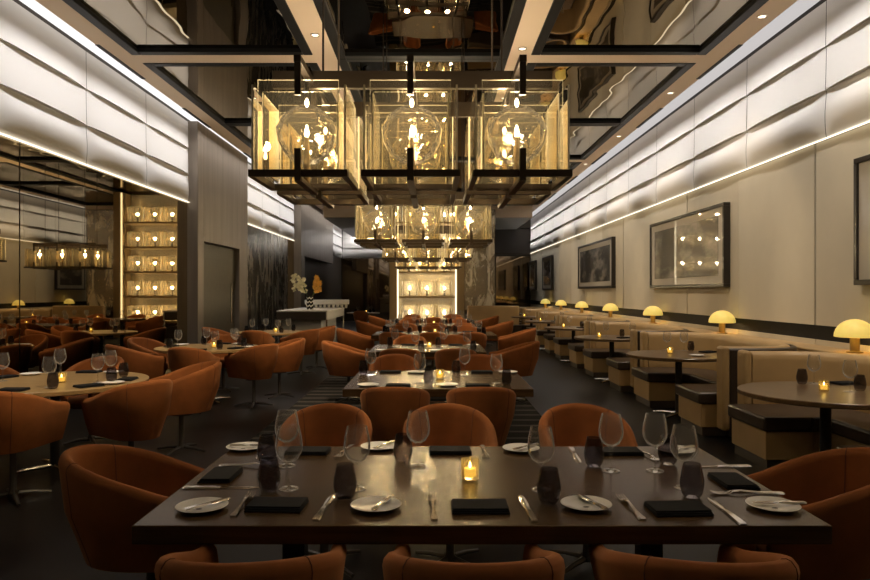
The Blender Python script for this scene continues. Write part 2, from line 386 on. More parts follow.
# right wall
wr = struct(MB().box(XR, XR + 0.2, Y0, YR, 0, ZC + .2).build('wall_right', M['seam'], smooth=False))
y = 7.81 - 1.97 * 5
while y < YR - 0.3:
    w = min(1.97, YR - y); pad_bay(y, w, -1, XR, wr); y += 1.97
y = 8.06 - 2.03 * 5; k = 0
while y < YR - 0.3:
    w = min(2.03, YR - y)
    MB().box(XR - 0.02, XR, y + (0.020 if k % 2 else 0.003), y + w - (0.003 if k % 2 else 0.020), 1.13, ZP - 0.02).build('wall_panel', M['wallfab' if k % 3 else 'wallfab2'], wr, smooth=False)
    MB().box(XR - 0.02, XR, y + 0.006, y + w - 0.006, 0.06, 0.965).build('lower_wall_panel', M['wallfab2'], wr, smooth=False)
    y += 2.03; k += 1
MB().box(XR - 0.006, XR, Y0, YR, 0.965, 1.13).build('dark_band', M['darkband'], wr, smooth=False)
MB().box(XR - 0.05, XR - 0.022, Y0, YR, ZP - 0.012, ZP - 0.002).build('led_strip', M['led_line'], wr, smooth=False)
# ledge behind the booths
lg = struct(MB().box(4.02, XR - 0.022, 0.5, 27.5, 0.875, 0.905).box(4.02, 4.06, 0.5, 27.5, 0.0, 0.875).build('wall_ledge', M['beige_leather'], smooth=False, bevel=0.01))

# left wall: bronze mirror, steel pillar, etched panel, steel cladding, padding above
wl = struct(MB().box(XL - 0.2, XL, Y0, Y1, 0, ZC + .2).build('wall_left', M['dark'], smooth=False))
y = 13.4 - 2.72 * 6
for i in range(6):
    MB().box(XL, XL + 0.02, y + 0.012, y + 2.72 - 0.012, 0.02, ZP - 0.02).build('mirror_pane', M['bronze_mirror'], wl, smooth=False); y += 2.72
y = 13.4 - 1.97 * 8
for i in range(8): pad_bay(y, 1.97, 1, XL, wl); y += 1.97
for i in range(3): pad_bay(17.0 + 2.2 * i, 2.2, 1, XL, wl)
for i in range(2): pad_bay(31.2 + 2.4 * i, 2.4, 1, XL, wl)
for a, b in ((Y0, 13.4), (17.0, 23.6)):
    MB().box(XL + 0.022, XL + 0.06, a, b, ZP - 0.012, ZP - 0.002).build('led_strip', M['led_line'], wl, smooth=False)
p = MB()
p.box(XL, -4.5, 13.4, 13.75, 0, ZC).box(XL, -4.5, 16.3, 17.0, 0, ZC).box(XL, -4.5, 13.75, 16.3, 2.5, ZC)
pil = struct(p.build('wall_pillar', M['steel_panel'], smooth=False, bevel=0.01))
d1 = struct(MB().box(XL + 0.005, XL + 0.10, 13.752, 16.298, 0.01, 2.49).build('door_1', M['door_panel'], smooth=False, bevel=0.006))
MB().tube([(XL + 0.13, 15.95, 0.8), (XL + 0.13, 15.95, 1.7)], 0.012).box(XL + .1, XL + .13, 15.94, 15.96, .85, .87).box(XL + .1, XL + .13, 15.94, 15.96, 1.63, 1.65).build('door_handle', M['chrome'], d1)
MB().box(XL, XL + 0.03, 17.02, 22.6, 0.02, ZP - 0.02).build('etched_panel', M['etched'], wl, smooth=False)
MB().box(XL, XL + 0.03, 22.62, 23.6, 0.02, ZP - 0.02).build('mirror_pane', M['bronze_mirror'], wl, smooth=False)
c = MB(); c.box(XL, -4.45, 23.62, 31.2, 2.74, ZC)
c.box(XL, -4.45, 23.62, 24.3, 0, 2.74)
struct(c.build('wall_cladding', M['steel_panel'], smooth=False, bevel=0.01))
# back walls
wb = struct(MB().box(XL, XR + 1.5, Y1, Y1 + 0.2, 0, ZC).build('wall_back', M['dark'], smooth=False))
MB().box(XL + 0.05, -1.6, Y1 - 0.03, Y1, 0.02, ZP - .02).build('mirror_pane', M['dark_mirror'], wb, smooth=False)
rot = Matrix.Translation((0, 0, 0)) @ Matrix.Rotation(-PI / 2, 4, 'Z')
for i in range(2):
    # bays turned to face the room
    pad_bay(-1.2, 2.4, 1, 0, wb, Matrix.Translation((-3.45 + 2.4 * i, Y1, 0)) @ Matrix.Rotation(-PI / 2, 4, 'Z'))
we = struct(MB().box(1.2, XR + 0.2, YR, YR + 0.2, 0, 4.32).build('wall_end', M['dark'], smooth=False))
for x0, x1 in ((1.25, 2.8), (2.84, 4.38)):
    MB().box(x0, x1, YR - 0.03, YR, 0.02, 3.1).build('mirror_pane', M['dark_mirror'], we, smooth=False)
MB().box(1.25, 4.38, YR - 0.05, YR, 3.2, 3.24).build('wall_rail', M['bronze'], we, smooth=False)
wf = struct(MB().box(XL - .2, XR + .2, Y0 - 0.2, Y0, 0, ZC + .2).build('wall_front', M['wallfab'], smooth=False))

# ------------------------------------------------------------------ chandeliers
P, S = 0.57, 0.48
AM = [M['amber_glass'], M['glass_edge']]
def plate_pane(mb, x0, x1, y0, y1, z0, z1):
    """glass plate: large faces clear, narrow faces bright"""
    vs = [(x, y, z) for z in (z0, z1) for y in (y0, y1) for x in (x0, x1)]
    thin_x = (x1 - x0) < (y1 - y0)
    fs = [(0, 2, 3, 1), (4, 5, 7, 6), (0, 1, 5, 4), (2, 6, 7, 3), (0, 4, 6, 2), (1, 3, 7, 5)]
    for i, f in enumerate(fs):
        big = (i in (4, 5)) if thin_x else (i in (2, 3))
        mb.add(vs, [f], 0 if big else 1)
def cube_lantern(parent, x, y, z0, s=S, h=0.475, detail=True):
    """glass cube: four plates passing one another at the corners, in a bronze tray"""
    a = s / 2; t = 0.010
    mb = MB()
    e = 0.035
    for sg in (-1, 1):
        plate_pane(mb, -a + .05, a - .05, sg * (a - .035) - .004, sg * (a - .035) + .004, 0.02, h - .05); plate_pane(mb, sg * (a - .045) - .004, sg * (a - .045) + .004, -a + .06, a - .06, 0.02, h - .05)
    for sg in (-1, 1):
        plate_pane(mb, -a + e, a - e, sg * a - t / 2, sg * a + t / 2, 0.02, h)
        plate_pane(mb, sg * (a - 0.004) - t / 2, sg * (a - 0.004) + t / 2, -a + 0.008, a - 0.008, 0.02, h - 0.02)
    o = mb.build('glass_box', AM, parent, (x, y, z0), smooth=False)
    fr = MB(); w = 0.028
    for sg in (-1, 1):
        fr.box(-a - .012, a + .012, sg * a - w / 2, sg * a + w / 2, -0.016, 0.019); fr.box(sg * a - w / 2, sg * a + w / 2, -a + w / 2, a - w / 2, -0.016, 0.019)
    fr.box(-0.018, 0.018, -a, a, -0.04, -0.016)
    for sg in (-1, 1):
        fr.box(-0.016, 0.016, sg * (a + .014) - .012, sg * (a + .014) + .012, -0.04, 0.125)
    fr.build('bronze_tray', M['bronze'], o, smooth=False)
    MB().lathe([(0.0, -0.165), (0.06, -0.155), (0.12, -0.11), (0.155, -0.04), (0.165, 0.03), (0.14, 0.09), (0.08, 0.14), (0.045, 0.155)], 20, (0, 0, 0.25), cap=False).build('glass_globe', M['smoke_globe'], o)
    MB().lathe([(0.0, 0.0), (0.008, 0.006), (0.0125, 0.022), (0.010, 0.042), (0.004, 0.062), (0, 0.07)], 12, (0, 0, 0.235)).build('bulb', M['bulb'], o)
    MB().lathe([(0.018, -0.03), (0.018, 0.165), (0.013, 0.205), (0.011, 0.238)], 12, (0, 0, 0)).build('bulb_socket', M['gold_post'], o)
    # a second lamp near the top, hanging from the cap
    MB().lathe([(0.0, 0.0), (0.007, 0.006), (0.011, 0.02), (0.009, 0.034), (0, 0.05)], 10, (0, 0, 0.40)).build('upper_bulb', M['bulb'], o)
    MB().lathe([(0.013, 0.448), (0.013, h + 0.06)], 10, (0, 0, 0)).build('upper_socket', M['bronze'], o)
    return o
ZB = 2.115
def make_chandelier():
    t = thing('chandelier', '', 'chandelier', group='square glass box chandeliers along the ceiling')
    for r in range(2):
        for c in range(3):
            cube_lantern(t, (c - 1) * P, 0.24 + r * 0.66, ZB)
    b = MB()
    zt = ZB + 0.545
    for yy in (0.24 + 0.12, 0.24 + 0.66 + .1): b.box(-0.95 + .17, 0.95 - .17, yy - 0.02, yy + 0.02, zt - .01, zt + 0.085)
    for c in range(3): b.box((c - 1) * P - 0.018, (c - 1) * P + 0.018, -0.03, 1.17, zt + 0.016, zt + 0.05)
    for c in range(3):
        for yy in (0.0, 0.48, 0.66, 1.14): b.box((c - 1) * P - 0.0155, (c - 1) * P + 0.0155, yy - 0.0265, yy - 0.0025, ZB + 0.395, zt + 0.02)
    b.build('top_frame', M['bronze'], t, smooth=False)
    for sx in (-.5, .5):
        for yy in (0.36, 1.0):
            MB().tube([(sx, yy, zt + 0.06), (sx, yy, ZC + 0.04)], 0.006).build('hanging_rod', M['bronze'], t)
    for r in range(2):
        for c in range(3): lamp('POINT', 'bulb_light', ((c - 1) * P, 0.24 + r * 0.66, ZB + 0.325), CH_W, (1.0, 0.83, 0.60), t, 0.03)
    for sx in (-.72, 0, .72): lamp('SPOT', 'added_uplight', (sx * .55, 0.6, zt + 0.12), UP_W, (1.0, 0.80, 0.55), t, 0.05, (sx * .55 , 0.6, 9), 160, 0.8)  # unseen upward spots added to brighten the tan ceiling
    return t
UP_W = 34.0
CH_W = 14.0
mk_ch = Maker(make_chandelier)
for lab, y in (('big chandelier of smoked glass boxes hanging above the long front table', 3.56), ('second chandelier of glass boxes behind the big front one', 8.30),
               ('third chandelier of glass boxes, small in view, past the second', 12.75), ('fourth chandelier of glass boxes hanging before the lit display tower', 17.3)):
    mk_ch(lab, (-0.115, y, 0))

# ------------------------------------------------------------------ display tower
YT = 22.8
tw = thing('display_tower', 'tall gold display tower of lit glass boxes at the end of the room', 'display tower', (-0.2, YT, 0))
MB().box(-0.97, 0.97, 0.75, 0.8, 0.4, ZC - .02).build('back_panel', M['gold_back'], tw, smooth=False)
MB().box(-0.97, 0.97, 0.0, 0.8, 0.0, 0.4).build('base_cabinet', M['counter_dark'], tw, smooth=False, bevel=0.01)
for sx in (-1, 1):
    MB().box(sx * 1.1 - 0.12, sx * 1.1 + 0.12, 0.0, 0.8, 0.0, ZC - .02).build('post', M['gold_post'], tw, smooth=False, bevel=0.01)
    MB().box(sx * 0.945 - 0.02, sx * 0.945 + 0.02, -0.02, 0.02, 0.42, ZC - .05).build('edge_light', M['post_led'], tw, smooth=False)
for i, z in enumerate((0.50, 1.31, 2.12, 2.93, 3.74)):
    MB().box(-0.93, 0.93, 0.03, 0.74, z, z + 0.05).build('shelf', M['gold_post'], tw, smooth=False)
    for c in range(3):
        o = MB()
        a = 0.24
        for sg in (-1, 1):
            plate_pane(o, -a + .03, a - .03, sg * a - .006, sg * a + .006, 0.0, 0.48); plate_pane(o, sg * a - .006, sg * a + .006, -a + .01, a - .01, 0.0, 0.46)
        ob = o.build('glass_box', [M['tower_glass'], M['glass_edge']], tw, ((c - 1) * P, 0.36, z + 0.085), smooth=False)
        MB().lathe([(0, 0), (0.02, 0.01), (0.034, 0.045), (0.026, 0.08), (0, 0.12)], 10, (0, 0, 0.18)).build('bulb', M['bulb'], ob)
        MB().lathe([(0.03, -0.03), (0.03, 0.18)], 10).build('bulb_socket', M['bronze'], ob)
        for q in range(4):
            for yy in (-a + .03, a - .03): MB().box(-.16 + q * .1, -.13 + q * .1, yy - .012, yy + .012, 0.005, 0.44).build('glass_fin', M['tower_glass'], ob, smooth=False)
        lamp('POINT', 'bulb_light', ((c - 1) * P, 0.36, z + 0.33), 46, (1.0, 0.88, 0.68), tw, 0.04)
# etched mirror screen beside the tower
es = thing('etched_screen', 'tall silvery etched mirror screen standing beside the display tower', 'screen', (1.52, YT + 0.35, 0))
MB().box(-0.48, 0.52, 0, 0.06, 0.9, 4.2).build('mirror_pane', M['etched_silver'], es, smooth=False)
MB().box(-0.5, -0.48, -.01, 0.07, 0, 4.22).box(0.52, 0.54, -.01, 0.07, 0, 4.22).box(-0.48, 0.52, -.01, 0.07, 4.2, 4.22).box(-.48, .52, -.01, .07, 0, .9).build('frame', M['bronze'], es, smooth=False)
lb = thing('banquette', 'long low tan banquette back at the end of the room beside the tower', 'banquette', (2.3, 22.0, G))
MB().box(-1.2, 0.45, 0.3, 0.5, 0.0, 1.06).build('backrest', M['beige_leather'], lb, smooth=True, bevel=0.04)
MB().box(-1.2, 0.45, -0.35, 0.29, 0.08, 0.46).build('seat', M['brown_leather'], lb, smooth=True, bevel=0.03)

# ------------------------------------------------------------------ chairs
def make_chair():
    t = thing('barrel_chair', '', 'chair', group='rust velvet barrel chairs')
    R, fy, th = 0.205, 0.32, 0.054
    path = []
    ns = 6
    LY = [fy, fy - .012, fy - .04, fy - .09, fy - .15, fy - .21]
    for i in range(ns): path.append((R, LY[i], 1, 0))
    for i in range(17):
        a = -PI * i / 16; path.append((R * math.cos(a), -0.02 + R * math.sin(a) * 1.36, math.cos(a), math.sin(a)))
    for i in range(ns): path.append((-R, LY[ns - 1 - i], -1, 0))
    n = len(path); cum = [0.0]
    for i in range(1, n): cum.append(cum[-1] + math.hypot(path[i][0] - path[i - 1][0], path[i][1] - path[i - 1][1]))
    def sec(i):
        u = abs(cum[i] / cum[-1] * 2 - 1)            # 0 at the back, 1 at the arm tips
        q = 1 - u; q = q * q * (3 - 2 * q)
        zt = 0.670 + 0.172 * q ** 0.95
        fl = 0.035 * q + 0.012
        h = th / 2
        tip = 0.5 if i in (0, n - 1) else 0.86 if i in (1, n - 2) else 1
        h *= tip; zt -= (1 - tip) * 0.05
        s = [(-0.045 + h * .6, 0.378), (-0.02 + h * .8, 0.47), (fl * .5 + h, 0.60), (fl + h, zt - h * 1.3)]
        for a in (30, 65, 90, 115, 150): s.append((fl + h * math.cos(math.radians(a)), zt - h * 1.3 + h * 1.3 * math.sin(math.radians(a))))
        s += [(fl - h, zt - h * 1.3), (fl * .4 - h, 0.58), (-0.012 - h, 0.47), (-0.045 - h * .6, 0.378)]
        return s
    MB().sweep(path, sec).build('backrest', M['velvet'], t, ang=60)
    for i in (ns + 4, ns + 12):
        x, yy, nx, ny = path[i]
        MB().tube([(x + nx * o, yy + ny * o, z) for o, z in sec(i)], 0.0022, 6).build('seam', M['seam_thread'], t)
    poly = []
    for i in range(28):
        a = 2 * PI * i / 28; c, s = math.cos(a), math.sin(a)
        k = (abs(c) ** 3.2 + abs(s) ** 3.2) ** (-1 / 3.2)
        poly.append((0.152 * c * k, 0.005 + 0.225 * s * k))
    m = MB(); prof = [(0.90, 0.370), (1.0, 0.385), (1.0, 0.45), (0.97, 0.475), (0.88, 0.488), (0.6, 0.496)]
    vs = [(x * r, 0.01 + (yy - .01) * r, z) for r, z in prof for x, yy in poly]; fs = []
    for j in range(len(prof) - 1):
        for i in range(28): fs.append((j * 28 + i, j * 28 + (i + 1) % 28, (j + 1) * 28 + (i + 1) % 28, (j + 1) * 28 + i))
    fs.append(tuple(range(27, -1, -1))); fs.append(tuple((len(prof) - 1) * 28 + i for i in range(28)))
    m.add(vs, fs).build('seat', M['velvet'], t, ang=60)
    MB().lathe([(0.11, 0.369), (0.11, 0.352), (0.024, 0.342), (0.024, 0.07), (0.034, 0.05), (0.034, 0.03), (0, 0.03)], 14).build('pedestal', M['gunmetal'], t)
    for k in range(4):
        a = PI / 4 + k * PI / 2
        x, yy = math.cos(a), math.sin(a)
        MB().tube([(x * 0.034, yy * 0.034, 0.045), (x * 0.14, yy * 0.14, 0.036), (x * 0.25, yy * 0.25, 0.015)], [0.017, 0.014, 0.011], 8).build('leg', M['gunmetal'], t)
    return t
mk_chair = Maker(make_chair)
CH = 'rust velvet barrel chair '
def chair(where, x, y, deg):
    """deg: heading of the sitter, 0 = away from the camera (+Y), 90 = towards -X"""
    return mk_chair(CH + where, (x, y, G), math.radians(deg))

# ------------------------------------------------------------------ tables
def rect_table(name, label, cx, y0, y1, w, th=0.062, legs=2):
    t = thing(name, label, 'table', (cx, (y0 + y1) / 2, G)); d = (y1 - y0) / 2
    MB().box(-w / 2, w / 2, -d, d, 0.747 - th, 0.747).build('tabletop', M['wood'], t, smooth=False, bevel=0.004)
    for sx in ((-1, 1) if legs == 2 else (0,)):
        lx = sx * (w / 2 - 0.42)
        MB().box(lx - 0.045, lx + 0.045, -0.045, 0.045, 0.02, 0.747 - th - 0.012).build('pedestal', M['black_metal'], t, smooth=False, bevel=0.004)
        MB().box(lx - 0.26, lx + 0.26, -0.26, 0.26, 0.747 - th - 0.012, 0.747 - th).build('mounting_plate', M['black_metal'], t, smooth=False)
        f = MB(); f.box(lx - 0.30, lx + 0.30, -0.03, 0.03, 0, 0.02); f.box(lx - 0.03, lx + 0.03, -0.34, -0.03, 0, 0.02); f.box(lx - 0.03, lx + 0.03, 0.03, 0.34, 0, 0.02)
        f.build('foot', M['chrome'], t, smooth=False, bevel=0.003)
    return t
def round_table(name, label, cx, cy, r, mat, group=None):
    t = thing(name, label, 'table', (cx, cy, G), 0, group)
    MB().lathe([(0, 0.707), (r - 0.02, 0.707), (r, 0.715), (r, 0.742), (r - 0.006, 0.747), (0, 0.747)], 56).build('tabletop', mat, t, ang=30)
    MB().lathe([(0.04, 0.03), (0.04, 0.695), (0.16, 0.7), (0.16, 0.707)], 16).build('pedestal', M['black_metal'], t)
    for k in range(4):
        a = k * PI / 2 + PI / 4; x, yy = math.cos(a), math.sin(a)
        MB().tube([(x * .035, yy * .035, .03), (x * .2, yy * .2, .026), (x * .33, yy * .33, .014)], [.022, .018, .012], 8).build('foot', M['chrome'], t)
    return t
ZT = 0.7508       # things on a table top rest here

# ------------------------------------------------------------------ tableware
def mk_wine():
    o = MB()
    o.lathe([(0, 0.004), (0.034, 0.003), (0.036, 0.0015), (0.036, 0), (0, 0)], 22)
    o = MB().lathe([(0.0, 0.0), (0.037, 0.0), (0.037, 0.0025), (0.012, 0.006), (0.0045, 0.014), (0.0042, 0.094), (0.012, 0.103), (0.034, 0.116), (0.0490, 0.142), (0.0525, 0.166), (0.0485, 0.202), (0.0395, 0.242),
                    (0.0383, 0.242), (0.0473, 0.202), (0.0513, 0.166), (0.0478, 0.142), (0.033, 0.1185), (0.009, 0.106), (0, 0.105)], 26)
    return tag(o.build('wine_glass', M['wineglass']), '', 'wine glass', 'clear wine glasses')
def mk_tumbler():
    o = MB().lathe([(0.0, 0.0), (0.026, 0.0), (0.036, 0.012), (0.043, 0.04), (0.044, 0.06), (0.038, 0.095), (0.0315, 0.125), (0.0305, 0.125), (0.037, 0.095), (0.043, 0.06), (0.042, 0.04), (0.034, 0.016), (0, 0.012)], 24)
    return tag(o.build('tumbler', M['tumbler']), '', 'glass', 'smoked black tumblers')
def mk_plate():
    o = MB().lathe([(0.0, 0.0), (0.05, 0.0), (0.06, 0.004), (0.088, 0.0125), (0.090, 0.0145), (0.088, 0.016), (0.062, 0.0085), (0.052, 0.006), (0, 0.006)], 40)
    o.lathe([(0, 0.0061), (0.011, 0.0061), (0.011, 0.0066), (0, 0.0066)], 16, (-0.004, -0.022, 0), 1, 1.0, 0.6)
    m = o.build('side_plate', [M['plate'], M['slot']])
    return tag(m, '', 'plate', 'white side plates')
def mk_napkin():
    o = MB()
    n = 10
    def lay(z0, z1, sx, sy, ox, oy): o.box(-sx + ox, sx + ox, -sy + oy, sy + oy, z0, z1)
    lay(0, 0.006, 0.100, 0.066, 0, 0); lay(0.0061, 0.012, 0.099, 0.063, -0.001, 0.002); lay(0.0121, 0.018, 0.097, 0.059, 0, 0.004)
    return tag(o.build('napkin', M['napkin'], bevel=0.0028, seg=2), '', 'napkin', 'folded black napkins')
def mk_knife():
    o = MB(); L = 0.235
    # handle, bolster and blade lying along +Y
    secs = [(-0.1175, 0.009, 0.004), (-0.11, 0.0105, 0.005), (-0.05, 0.0085, 0.005), (-0.008, 0.006, 0.0045), (0.0, 0.0075, 0.003), (0.03, 0.0105, 0.0022), (0.08, 0.0105, 0.0018), (0.105, 0.008, 0.0016), (0.1175, 0.002, 0.0012)]
    vs, fs = [], []
    for y, w, h in secs: vs += [(-w, y, h * .2), (w, y, h * .2), (w * .8, y, h), (-w * .8, y, h)]
    for i in range(len(secs) - 1):
        for q in range(4): fs.append((i * 4 + q, i * 4 + (q + 1) % 4, i * 4 + 4 + (q + 1) % 4, i * 4 + 4 + q))
    fs += [(3, 2, 1, 0), tuple((len(secs) - 1) * 4 + q for q in range(4))]
    o.add(vs, fs)
    o.xf(Matrix.Diagonal((1.35, 1.3, 1.3, 1)))
    return tag(o.build('table_knife', M['cutlery'], ang=50), '', 'knife', 'steel table knives')
def mk_fork():
    o = MB()
    secs = [(-0.1, 0.009, 0.000, .004), (-0.09, 0.0105, 0.0, .0045), (-0.03, 0.005, 0.003, .0035), (0.02, 0.0035, 0.009, .0035), (0.045, 0.006, 0.008, .003), (0.055, 0.0115, 0.004, .0025), (0.065, 0.012, 0.002, .0022)]
    vs, fs = [], []
    for y, w, z, h in secs: vs += [(-w, y, z), (w, y, z), (w * .8, y, z + h), (-w * .8, y, z + h)]
    for i in range(len(secs) - 1):
        for q in range(4): fs.append((i * 4 + q, i * 4 + (q + 1) % 4, i * 4 + 4 + (q + 1) % 4, i * 4 + 4 + q))
    fs += [(3, 2, 1, 0), tuple((len(secs) - 1) * 4 + q for q in range(4))]
    o.add(vs, fs)
    for k in range(4):
        x = -0.0102 + k * 0.0068
        o.tube([(x, 0.063, 0.003), (x, 0.085, 0.001 + .002), (x, 0.104, 0.007)], [0.0020, 0.0019, 0.0011], 6)
    o.xf(Matrix.Diagonal((1.35, 1.35, 1.2, 1)))
    return tag(o.build('fork', M['cutlery'], ang=50), '', 'fork', 'steel forks')
def mk_butter():
    o = MB()
    secs = [(-0.085, 0.006, 0.004), (-0.08, 0.0075, 0.005), (-0.02, 0.0055, 0.0045), (0.0, 0.0045, 0.004), (0.012, 0.0095, 0.0022), (0.06, 0.0105, 0.0018), (0.082, 0.005, 0.0014)]
    vs, fs = [], []
    for y, w, h in secs: vs += [(-w, y, 0), (w, y, 0), (w * .8, y, h), (-w * .8, y, h)]
    for i in range(len(secs) - 1):
        for q in range(4): fs.append((i * 4 + q, i * 4 + (q + 1) % 4, i * 4 + 4 + (q + 1) % 4, i * 4 + 4 + q))
    fs += [(3, 2, 1, 0), tuple((len(secs) - 1) * 4 + q for q in range(4))]
    o.add(vs, fs)
    o.xf(Matrix.Diagonal((1.35, 1.1, 1.2, 1)))
    return tag(o.build('butter_knife', M['cutlery'], ang=50), '', 'knife', 'butter knives on side plates')
def mk_votive():
    t = thing('votive_candle', '', 'candle', group='votive candles in glass cups')
    MB().lathe([(0, 0), (0.031, 0), (0.035, 0.006), (0.037, 0.082), (0.034, 0.082), (0.031, 0.012), (0, 0.012)], 20).build('glass_cup', M['votive'], t)
    MB().lathe([(0.0, 0.0125), (0.024, 0.0125), (0.024, 0.044), (0, 0.042)], 16).build('wax', M['wax'], t)
    MB().lathe([(0, 0.043), (0.005, 0.048), (0.0062, 0.055), (0.003, 0.066), (0, 0.074)], 10).build('flame', M['flame'], t)
    return t
W_, T_, P_, N_, K_, FK, BK, V_ = [Maker(f) for f in (mk_wine, mk_tumbler, mk_plate, mk_napkin, mk_knife, mk_fork, mk_butter, mk_votive)]
def put(mk, label, xy, rz=0.0, dz=0.0): return mk(label, (xy[0], xy[1], ZT + G * 0 + dz + 0.0), rz)

# ------------------------------------------------------------------ front table
FT = 'the long front table'
rect_table('dining_table', 'long dark wood dining table at the very front, set for eight', 0.16, 2.285, 3.46, 2.29)
# near side chairs, far side chairs, chairs at the ends
chair('back to us, mirror-side one at the front table', -0.52, 2.07, 3)
chair('in the middle, back to us, at the front table', 0.115, 2.07, 0)
chair('back to us, booth-side one at the front table', 0.755, 2.07, -3)
chair('facing us, mirror-side one at the front table', -0.60, 3.86, 180)
chair('behind the middle of the front table, facing us', 0.094, 3.86, 184)
chair('facing us, booth-side one at the front table', 0.85, 3.86, 178)
chair('at the mirror-side end of the front table', -1.205, 3.0, -90)
chair('at the booth-side end of the front table', 1.60, 2.92, 93)
# settings: seat phrase, napkin, napkin angle, fork, knife, wine, tumbler, plate
def set_full(seat, nap, na, fork, fa, knife, ka, wine, tum, plate, ba):
    R = math.radians
    e = f' at {seat} of {FT}'
    put(N_, 'folded black napkin' + e, at(*nap), R(na)); put(FK, 'steel fork' + e, at(*fork), R(fa)); put(K_, 'steel table knife' + e, at(*knife), R(ka))
    put(W_, 'clear wine glass' + e, at(*wine)); put(T_, 'smoked black tumbler' + e, at(*tum))
    px = at(*plate); put(P_, 'white side plate' + e, px)
    put(BK, 'butter knife on the side plate' + e, (px[0] + 0.022, px[1] + 0.004), R(ba), 0.0165)
set_full('the mirror-side near place', (277, 507), -3, (243, 505), 1, (325, 507), -3, (357, 489), (345, 498), (202, 509), -38)
set_full('the middle near place', (480, 509), 0, (433, 508), 2, (527, 508), 2, (541, 490), (549, 503), (376, 508), -15)
set_full('the booth-side near place', (678, 511), 3, (631, 508), 1, (725, 511), -1, (684, 488), (692, 497), (586, 507), 18)
set_full('the mirror-side far place', (308, 452.5), 178, (345, 451.5), 172, (262, 452), 186, (287, 466), (267, 463), (379, 448.5), 150)
set_full('the middle far place', (450, 452), 180, (484, 452), 180, (404, 450.5), 182, (418, 467), (403, 462), (521, 450.5), 130)
set_full('the booth-side far place', (619, 453), 181, (645, 455), 190, (575, 455), 176, (611, 471), (594, 466), (676, 452), 120)
set_full('the mirror-side end', (221, 477), -90, (250, 466), -93, (223, 488), -88, (289, 489), (269, 491), (245, 449), -85)
set_full('the booth-side end', (733, 483), 90, (748, 494), 91, (716, 467), 92, (655, 471), (668, 464), (773, 508), 86)
put(V_, f'lit votive candle in the middle of {FT}', at(470, 479))

# ------------------------------------------------------------------ other settings
def setting(seat, table, x, y, deg, items='wtnp', nr=0.0):
    """x, y: middle of the napkin; deg: heading of the sitter (0 = +Y)"""
    a = math.radians(deg); c, s = math.cos(a), math.sin(a)
    def q(dx, dy): return (x + c * dx - s * dy, y + s * dx + c * dy)
    e = f' at {seat} of {table}'
    for k in items:
        if k == 'n': put(N_, 'folded black napkin' + e, q(0, 0), a)
        if k == 'w': put(W_, 'clear wine glass' + e, q(0.17, 0.20))
        if k == 't': put(T_, 'smoked black tumbler' + e, q(0.245, 0.115))
        if k == 'p': put(P_, 'white side plate' + e, q(-0.245, 0.03))
        if k == 'f': put(FK, 'steel fork' + e, q(-0.135, 0.0), a)
        if k == 'k': put(K_, 'steel table knife' + e, q(0.135, 0.0), a)
def centre_table(nth, cx, y0, y1, w, near, far, ends, items, cdist=(0.0, 0.0)):
    T = f'the {nth} centre table'
    rect_table('dining_table', f'dark wood dining table, {nth} in the centre row behind the front table', cx, y0, y1, w)
    nm = {1: ['the only'], 2: ['the mirror-side', 'the booth-side'], 3: ['the mirror-side', 'the middle', 'the booth-side']}
    for i, x in enumerate(near):
        chair(f'at {nm[len(near)][i]} near place of {T}', x, y0 - 0.22 + cdist[0], random.uniform(-3, 3))
        setting(nm[len(near)][i] + ' near place', T, x, y0 + 0.15, 0, items)
    for i, x in enumerate(far):
        chair(f'at {nm[len(far)][i]} far place of {T}', x, y1 + 0.45 + cdist[1], 180 + random.uniform(-4, 4))
        setting(nm[len(far)][i] + ' far place', T, x, y1 - 0.15, 180, items)
    ym = (y0 + y1) / 2
    if ends:
        chair(f'at the mirror-side end of {T}', cx - w / 2 - 0.33, ym + .1, -90 + 3); chair(f'at the booth-side end of {T}', cx + w / 2 + 0.40, ym + .05, 90 - 4)
        if w > 2:
            setting('the mirror-side end', T, cx - w / 2 + 0.15, ym, -90, items[:2]); setting('the booth-side end', T, cx + w / 2 - 0.15, ym, 90, items[:2])
    put(V_, f'lit votive candle in the middle of {T}', (cx + 0.02, ym + .02))
centre_table('second', 0.04, 5.49, 6.75, 1.50, (-0.28, 0.36), (-0.40, 0.46), False, 'wtnpk')
centre_table('third', -0.07, 8.85, 10.1, 1.50, (-0.40, 0.28), (-0.36, 0.32), True, 'wtnp', (-0.02, 0))
centre_table('fourth', 0.02, 12.2, 13.4, 2.2, (-0.66, 0.0, 0.66), (-0.66, 0.0, 0.66), True, 'wtn', (-0.02, 0))
centre_table('fifth', 0.0, 15.6, 16.8, 2.2, (-0.6, 0.05, 0.66), (-0.6, 0.66), True, 'wt', (-0.02, 0))
centre_table('sixth', -0.02, 19.0, 20.2, 2.2, (-0.6, 0.0, 0.62), (-0.6, 0.6), True, 'w', (-0.02, 0))

